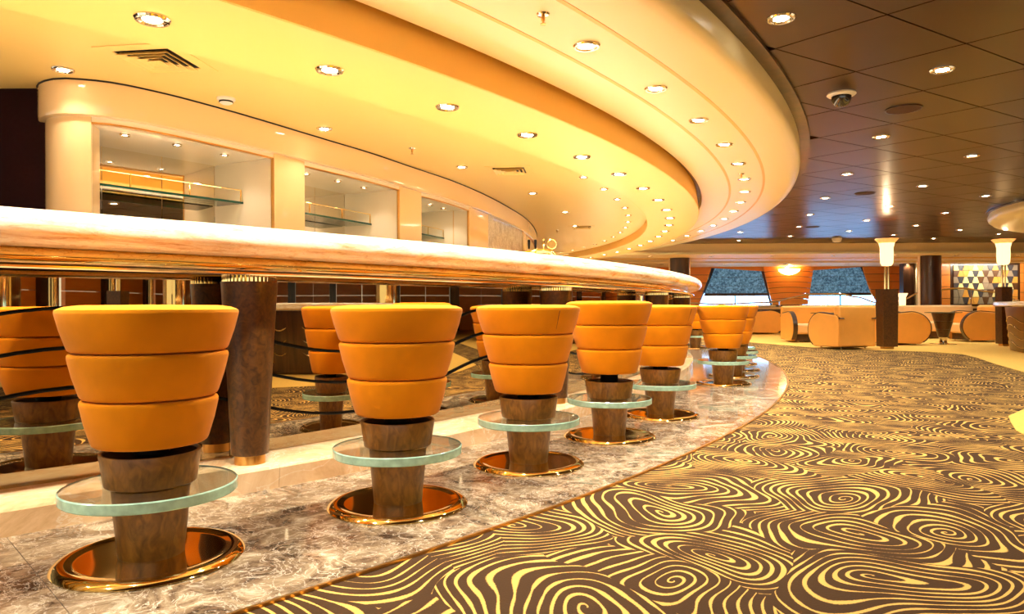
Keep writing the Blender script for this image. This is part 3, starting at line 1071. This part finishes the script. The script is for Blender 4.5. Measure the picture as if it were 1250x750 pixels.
# side walls of the lounge
rw = setting('wall_right')
y = -8.6
k = 0
while y < 24:
    if k % 3 == 2:
        finish('pilaster', MB().box(20.7, 21.1, y, y+.6, 0, 2.6), 'dark_wood', rw, smooth=False); y += .62
    else:
        for z in range(4):
            finish('panel', MB().box(20.8, 20.9, y, y+1.5, .65*z+.005, .65*z+.645), 'orange_wood', rw, smooth=False)
        y += 1.52
    k += 1

wk = setting('wall_back')
x = 7.0
while x < 20.6:
    for z in range(4):
        finish('panel', MB().box(x, x+1.25, -7.3, -7.2, .65*z+.005, .65*z+.645), 'orange_wood', wk, smooth=False)
    finish('pilaster', MB().box(x+1.26, x+1.46, -7.35, -7.1, 0, 2.6), 'dark_wood', wk, smooth=False)
    finish('brass_column', MB().lathe([(0, 0), (.09, 0), (.09, 2.6), (0, 2.6)], 20, (x+1.60, -7.1)), 'brass', wk)
    x += 2.05

# round columns carrying the soffit
for (x, y, lb) in ((5.0, 21.2, 'round dark brown structural column behind the end of the counter'), (12.1, 20.6, 'round dark brown structural column left of the mosaic')):
    t = thing('round_column', lb, 'column', (x, y, 0))
    finish('shaft', MB().lathe([(0, 0), (.30, 0), (.30, 2.30), (0, 2.30)], 32), 'dark_wood', t, local=True)
    finish('corner_strip', MB().box(-.315, -.295, -.05, .05, 0, 2.30), 'beige_paint', t, local=True, smooth=False)
    finish('corner_strip', MB().box(.295, .315, -.05, .05, 0, 2.30), 'beige_paint', t, local=True, smooth=False)

# half wall and wavy balustrade
hw = thing('half_wall', 'low dark half wall with a beige cap behind the lounge seats', 'wall', (9, 23, 0))
finish('panel', MB().box(5.6, 16.5, 22.96, 23.1, 0, .76), 'dark_wood', hw, smooth=False)
finish('cap', MB().box(5.5, 16.6, 22.88, 23.18, .76, .83), 'beige_paint', hw, smooth=False)
bl = thing('balustrade', 'glass balustrade with a wavy chrome handrail in front of the windows', 'railing', (9, 23.14, .83))
def wave(x):
    pts = [(5.6, .98), (6.8, .93), (8.2, .98), (9.9, 1.25), (10.7, 1.25), (11.2, 1.15), (11.9, .96), (12.6, 1.02), (13.4, 1.32), (14.6, 1.42), (15.6, 1.30), (16.5, 1.02)]
    for (a, za), (b, zb) in zip(pts, pts[1:]):
        if x <= b:
            t = max(0, (x-a)/(b-a)); t = t*t*(3-2*t)
            return za+(zb-za)*t
    return 1.0
finish('handrail', MB().tube([(5.6+10.9*i/120, 23.14, wave(5.6+10.9*i/120)) for i in range(121)], .026, 8), 'chrome', bl)
for i in range(7):
    a = 5.6+10.9*i/7; b = 5.6+10.9*(i+1)/7
    n = 6
    poly = [(a+.02, .83), (b-.02, .83)] + [(lerp(b-.02, a+.02, j/n), wave(lerp(b, a, j/n))-.03) for j in range(n+1)]
    finish('glass_panel', MB().slab_xz(poly, 23.135, 23.145), 'pane', bl, smooth=False)
    finish('baluster', MB().lathe([(0, .83), (.014, .83), (.014, wave(a)), (0, wave(a))], 8, (a, 23.14)), 'chrome', bl)

# ================================================================== LOUNGE FURNITURE
def arm_poly(dep, h):
    """side outline of an arm (y,z): flat foot, big round front"""
    pts = [(dep*.5, .06), (dep*.5, h*.86), (dep*.42, h*.97)]
    n = 14
    for i in range(n+1):
        t = math.radians(92 + 140*i/n)
        pts.append((-dep*.10+dep*.40*math.cos(t), .06+h*.44+h*.51*math.sin(t)))
    pts.append((-dep*.30, .04))
    return pts


def seat_unit(name, label, cat, loc, rz, w, dep=.98, h=.70, back=.87, group=None):
    """faces -Y locally"""
    t = thing(name, label, cat, loc, rz, group)
    ap = arm_poly(dep, h)
    for sx in (-1, 1):
        x0 = sx*(w/2-.07)
        n = len(ap)
        m = MB(); v = [(x0-.055, y, z) for y, z in ap]+[(x0+.055, y, z) for y, z in ap]
        f = [tuple(range(n)), tuple(range(2*n-1, n-1, -1))]+[(i, n+i, n+(i+1) % n, (i+1) % n) for i in range(n)]
        m.add(v, f)
        a = finish('arm', m, 'leather', t, local=True, bevel=.018)
        m = MB()
        pts = ap[1:-1]
        x1 = x0
        for (ya, za), (yb, zb) in zip(pts, pts[1:]):
            pass
        cy_ = sum(p[0] for p in ap)/n; cz_ = sum(p[1] for p in ap)/n
        inn = [(y, z) for y, z in pts]
        out = [(cy_+(y-cy_)*1.055, cz_+(z-cz_)*1.055) for y, z in pts]
        k = len(pts); v = []
        for xx in (x0-.05, x0+.05):
            v += [(xx, y, z) for y, z in inn]+[(xx, y, z) for y, z in out]
        f = []
        for i in range(k-1):
            f += [(k+i, k+i+1, 3*k+i+1, 3*k+i), (i, i+1, k+i+1, k+i), (2*k+i, 2*k+i+1, 3*k+i+1, 3*k+i), (i, i+1, 2*k+i+1, 2*k+i)]
        f += [(0, k, 3*k, 2*k), (k-1, 2*k-1, 4*k-1, 3*k-1)]
        m.add(v, f)
        r_ = finish('wood_rim', m, 'dark_wood', a, local=True)
    wi = w/2-.13
    finish('seat', MB().box(-wi, wi, -dep*.36, dep*.34, .20, .44), 'pale_leather', t, local=True, bevel=.05, seg=3)
    finish('base', MB().box(-wi, wi, -dep*.30, dep*.40, .04, .20), 'dark_wood', t, local=True)
    # back: gently waisted
    pr = [(dep*.30, .30), (dep*.34, back-.03), (dep*.40, back), (dep*.50, back-.02), (dep*.53, back-.20), (dep*.49, back*.5), (dep*.52, .06), (dep*.36, .06)]
    n = len(pr); wb = w/2-.02
    v = [(-wb, y, z) for y, z in pr]+[(wb, y, z) for y, z in pr]
    f = [tuple(range(n)), tuple(range(2*n-1, n-1, -1))]+[(i, n+i, n+(i+1) % n, (i+1) % n) for i in range(n)]
    finish('backrest', MB().add(v, f), 'pale_leather' if w > 2.5 else 'leather', t, local=True, bevel=.03, seg=3)
    for sx in (-1, 1):
        for sy in (-.25, .38):
            finish('leg', MB().lathe([(0, 0), (.018, 0), (.018, .06), (0, .06)], 10, (sx*wi*.9, dep*sy)), 'chrome', t, local=True)
    return t


seat_unit('armchair', 'tan leather tub armchair with its back turned, left of the first lamp post', 'armchair', (6.68, 14.45, 0), math.radians(180+12), .86)
seat_unit('armchair', 'tan leather armchair just right of the first lamp post, side-on', 'armchair', (8.52, 15.75, 0), math.radians(90-4), .9, dep=1.05)
seat_unit('armchair', 'tan leather armchair beside the bronze round bar, side-on', 'armchair', (11.0, 16.95, 0), math.radians(-90), .9, dep=1.05)
seat_unit('sofa', 'long pale leather sofa under the mosaic behind the lamp posts', 'sofa', (10.0, 18.6, 0), 0, 4.6)
seat_unit('sofa', 'pale leather sofa with dark round arm facing the table left of the tub armchair', 'sofa', (7.50, 16.95, 0), math.radians(-4), 1.9)
seat_unit('armchair', 'tan leather armchair far off behind the last bar stools, side-on', 'armchair', (7.75, 22.1, 0), math.radians(88), .9, dep=1.15)


def cone_table(x, y, label, r=.36):
    t = thing('lounge_table', label, 'table', (x, y, 0))
    finish('top', MB().lathe([(0, .70), (r, .70), (r+.004, .705), (r, .715), (0, .715)], 40), 'shelf_edge', t, local=True)
    for k in range(3):
        z0, z1 = .16+.18*k, .16+.18*k+.175
        r0, r1 = .10+.042*k, .145+.042*k
        finish('cone_tier', MB().lathe([(0, z0), (r0, z0), (r1, z1), (0, z1)], 32), 'burl', t, local=True)
    finish('foot', MB().lathe([(0, 0), (.26, 0), (.26, .012), (.08, .025), (.07, .05), (.09, .16), (0, .16)], 32), 'chrome', t, local=True)


cone_table(9.55, 15.75, 'dark cone-shaped cocktail table with glass top before the long sofa')
cone_table(6.85, 15.50, 'dark cocktail table with glass top half hidden by the tub armchair', .32)


def lamp_post(x, y, label, hp, w=.30, cup=1.0):
    t = thing('lamp_post', label, 'lamp', (x, y, 0))
    h = w/2
    g_ = h*.93
    v = [(-g_, -g_, .05), (g_, -g_, .05), (g_, g_, .05), (-g_, g_, .05), (-h, -h, hp), (h, -h, hp), (h, h, hp), (-h, h, hp)]
    f = [(0, 3, 2, 1), (4, 5, 6, 7), (0, 1, 5, 4), (1, 2, 6, 5), (2, 3, 7, 6), (3, 0, 4, 7)]
    finish('post', MB().add(v, f), 'burl', t, local=True, smooth=False)
    finish('foot', MB().box(-h*.6, h*.6, -h*.6, h*.6, 0, .05), 'satin_brass', t, local=True, smooth=False)
    for px, py in ((-.035, 0), (.035, 0), (0, .035)):
        finish('stem', MB().lathe([(0, hp), (.016, hp), (.016, hp+.48), (0, hp+.48)], 10, (px, py)), 'brass', t, local=True)
    z = hp+.46
    pr = [(0, z), (.085, z+.01), (.115, z+.06), (.122, z+.20), (.120, z+.36), (.145, z+.46, 1), (.200, z+.54, 1), (.193, z+.546, 1), (.135, z+.47), (.110, z+.36), (.112, z+.20), (.10, z+.07), (0, z+.03)]
    wob = lambda th, j, k: 1 + (  .13*math.cos(8*th) if j in (6, 7) else .03*math.cos(8*th))
    o = finish('tulip_shade', MB().lathe(pr, 64, wob=wob), ['tulip', 'tulip_rim'], t, local=True)
    l = bpy.data.lights.new('tulip_bulb', 'POINT'); l.energy = 10; l.color = (1, .78, .5); l.shadow_soft_size = .04
    lo = bpy.data.objects.new('tulip_bulb', l); lo.location = (0, 0, z+.58); lo.parent = t; COL.objects.link(lo)
    return t


lamp_post(7.46, 14.15, 'first brown square lamp post with glowing tulip shade, by the tub armchair', 1.19)
lamp_post(10.37, 15.0, 'second tulip-shaded lamp post, standing at the end of the bronze bar', 1.25, w=.22)
tl = thing('table_lamp', 'small glowing tulip table lamp on the half wall between the lamp posts', 'lamp', (12.6, 22.95, .83))
finish('lamp_shade', MB().lathe([(0, 0), (.085, .01), (.10, .12), (.10, .30), (.16, .42), (.155, .43), (.09, .30), (.085, .12), (0, .04)], 32, wob=lambda th, j, k: 1+.03*math.cos(8*th)), 'tulip', tl, local=True)

# ------------------------------------------------ second round bar at the right
B2 = (12.1, 11.95)
b2 = thing('round_bar', 'round bronze-clad bar with pale wave lines at the right edge', 'bar', (*B2, 0))
finish('body', MB().lathe([(0, .02), (3.06, .02), (3.14, .83), (0, .83)], 96), 'bronze_panel', b2, local=True)
for k in range(4):
    pts = []
    for i in range(241):
        t = 2*PI*i/240
        z = .60-.15*k+.06*math.sin(t*14+k*.4+.8)
        r = 3.06+.08*(z-.02)/.81+.004
        pts.append((r*math.cos(t), r*math.sin(t), z))
    finish('wave_inlay', MB().tube(pts, .008, 6, closed=True), 'chrome', b2, local=True)
o = finish('marble_worktop', MB().lathe([(2.6, .84), (3.30, .84), (3.33, .86), (3.33, .91), (3.30, .93), (2.6, .93), (2.6, .84)], 96, B2), 'marble_counter')
tag(o, 'pale marble top of the round bronze bar at the right', 'counter')
cr = setting('ceiling')
B2C = (12.2, 11.4)
pr = [(0, 2.33), (3.3, 2.33), (3.58, 2.34), (3.72, 2.38), (3.79, 2.44), (3.81, 2.50), (3.78, 2.56), (3.78, 2.575), (0, 2.575)]
finish('canopy', MB().lathe(pr, 140, B2C), 'cream', cr, ang=50)
finish('shadow_gap_strip', MB().lathe([(0, 2.575), (3.84, 2.575), (3.84, 2.60), (0, 2.60)], 140, B2C), 'dark_wood', cr)  # dark strip put in as the shade along the canopy's top edge
finish('canopy_line', MB().lathe([(2.95, 2.325), (2.98, 2.325), (2.98, 2.335), (2.95, 2.335), (2.95, 2.325)], 120, B2C), 'gold_line', cr)
dl = make_downlight('downlight', .07, 20, 120)
place_row(dl, [(B2C[0]+2.5*math.cos(2*PI*(k+.5)/8), B2C[1]+2.5*math.sin(2*PI*(k+.5)/8)) for k in range(8)], 2.328, 'downlight under the round cream canopy', 'downlights of the round canopy')

# ------------------------------------------------ seats to the right of the camera, seen in the bar's mirror
seat_unit('armchair', 'tan leather armchair reflected at the left end of the bar mirror', 'armchair', (3.6, -1.1, 0), math.radians(150), .9)
seat_unit('armchair', 'tan leather armchair reflected beside the first stool in the bar mirror', 'armchair', (5.7, -1.9, 0), math.radians(100), .9)
B3 = (6.6, 2.6)
b3 = thing('round_bar', 'dark round bar reflected in the mirror beside the brown post', 'bar', (*B3, 0))
finish('body', MB().lathe([(0, .02), (2.35, .02), (2.45, .83), (0, .83)], 72), 'dark_wood', b3, local=True)
for k in range(3):
    finish('wave_inlay', MB().tube([((2.415-.02*k)*math.cos(2*PI*i/160), (2.415-.02*k)*math.sin(2*PI*i/160), .62-.16*k+.05*math.sin(i*.8)) for i in range(160)], .008, 6, closed=True), 'chrome', b3, local=True)
o = finish('marble_worktop', MB().lathe([(2.0, .84), (2.62, .84), (2.65, .86), (2.65, .91), (2.62, .93), (2.0, .93), (2.0, .84)], 72, B3), 'marble_counter')
tag(o, 'marble top of the dark round bar seen in the mirror', 'counter')
for (x, y, lb) in ((9.5, -3.0, 'round dark column reflected near the left end of the mirror'), (10.6, 4.8, 'round dark column reflected in the mirror behind the second stool'), (8.0, -6.0, 'round dark column reflected at the far left of the mirror')):
    t = thing('round_column', lb, 'column', (x, y, 0))
    finish('shaft', MB().lathe([(0, 0), (.34, 0), (.34, 2.6), (0, 2.6)], 32), 'dark_wood', t, local=True)
    finish('brass_band', MB().lathe([(.342, .9), (.36, .9), (.36, 1.6), (.342, 1.6)], 32), 'brass', t, local=True)
lamp_post(7.4, -3.2, 'tulip lamp post reflected in the left part of the bar mirror', 1.19)
lamp_post(9.9, .1, 'tulip lamp post reflected in the middle part of the bar mirror', 1.19)
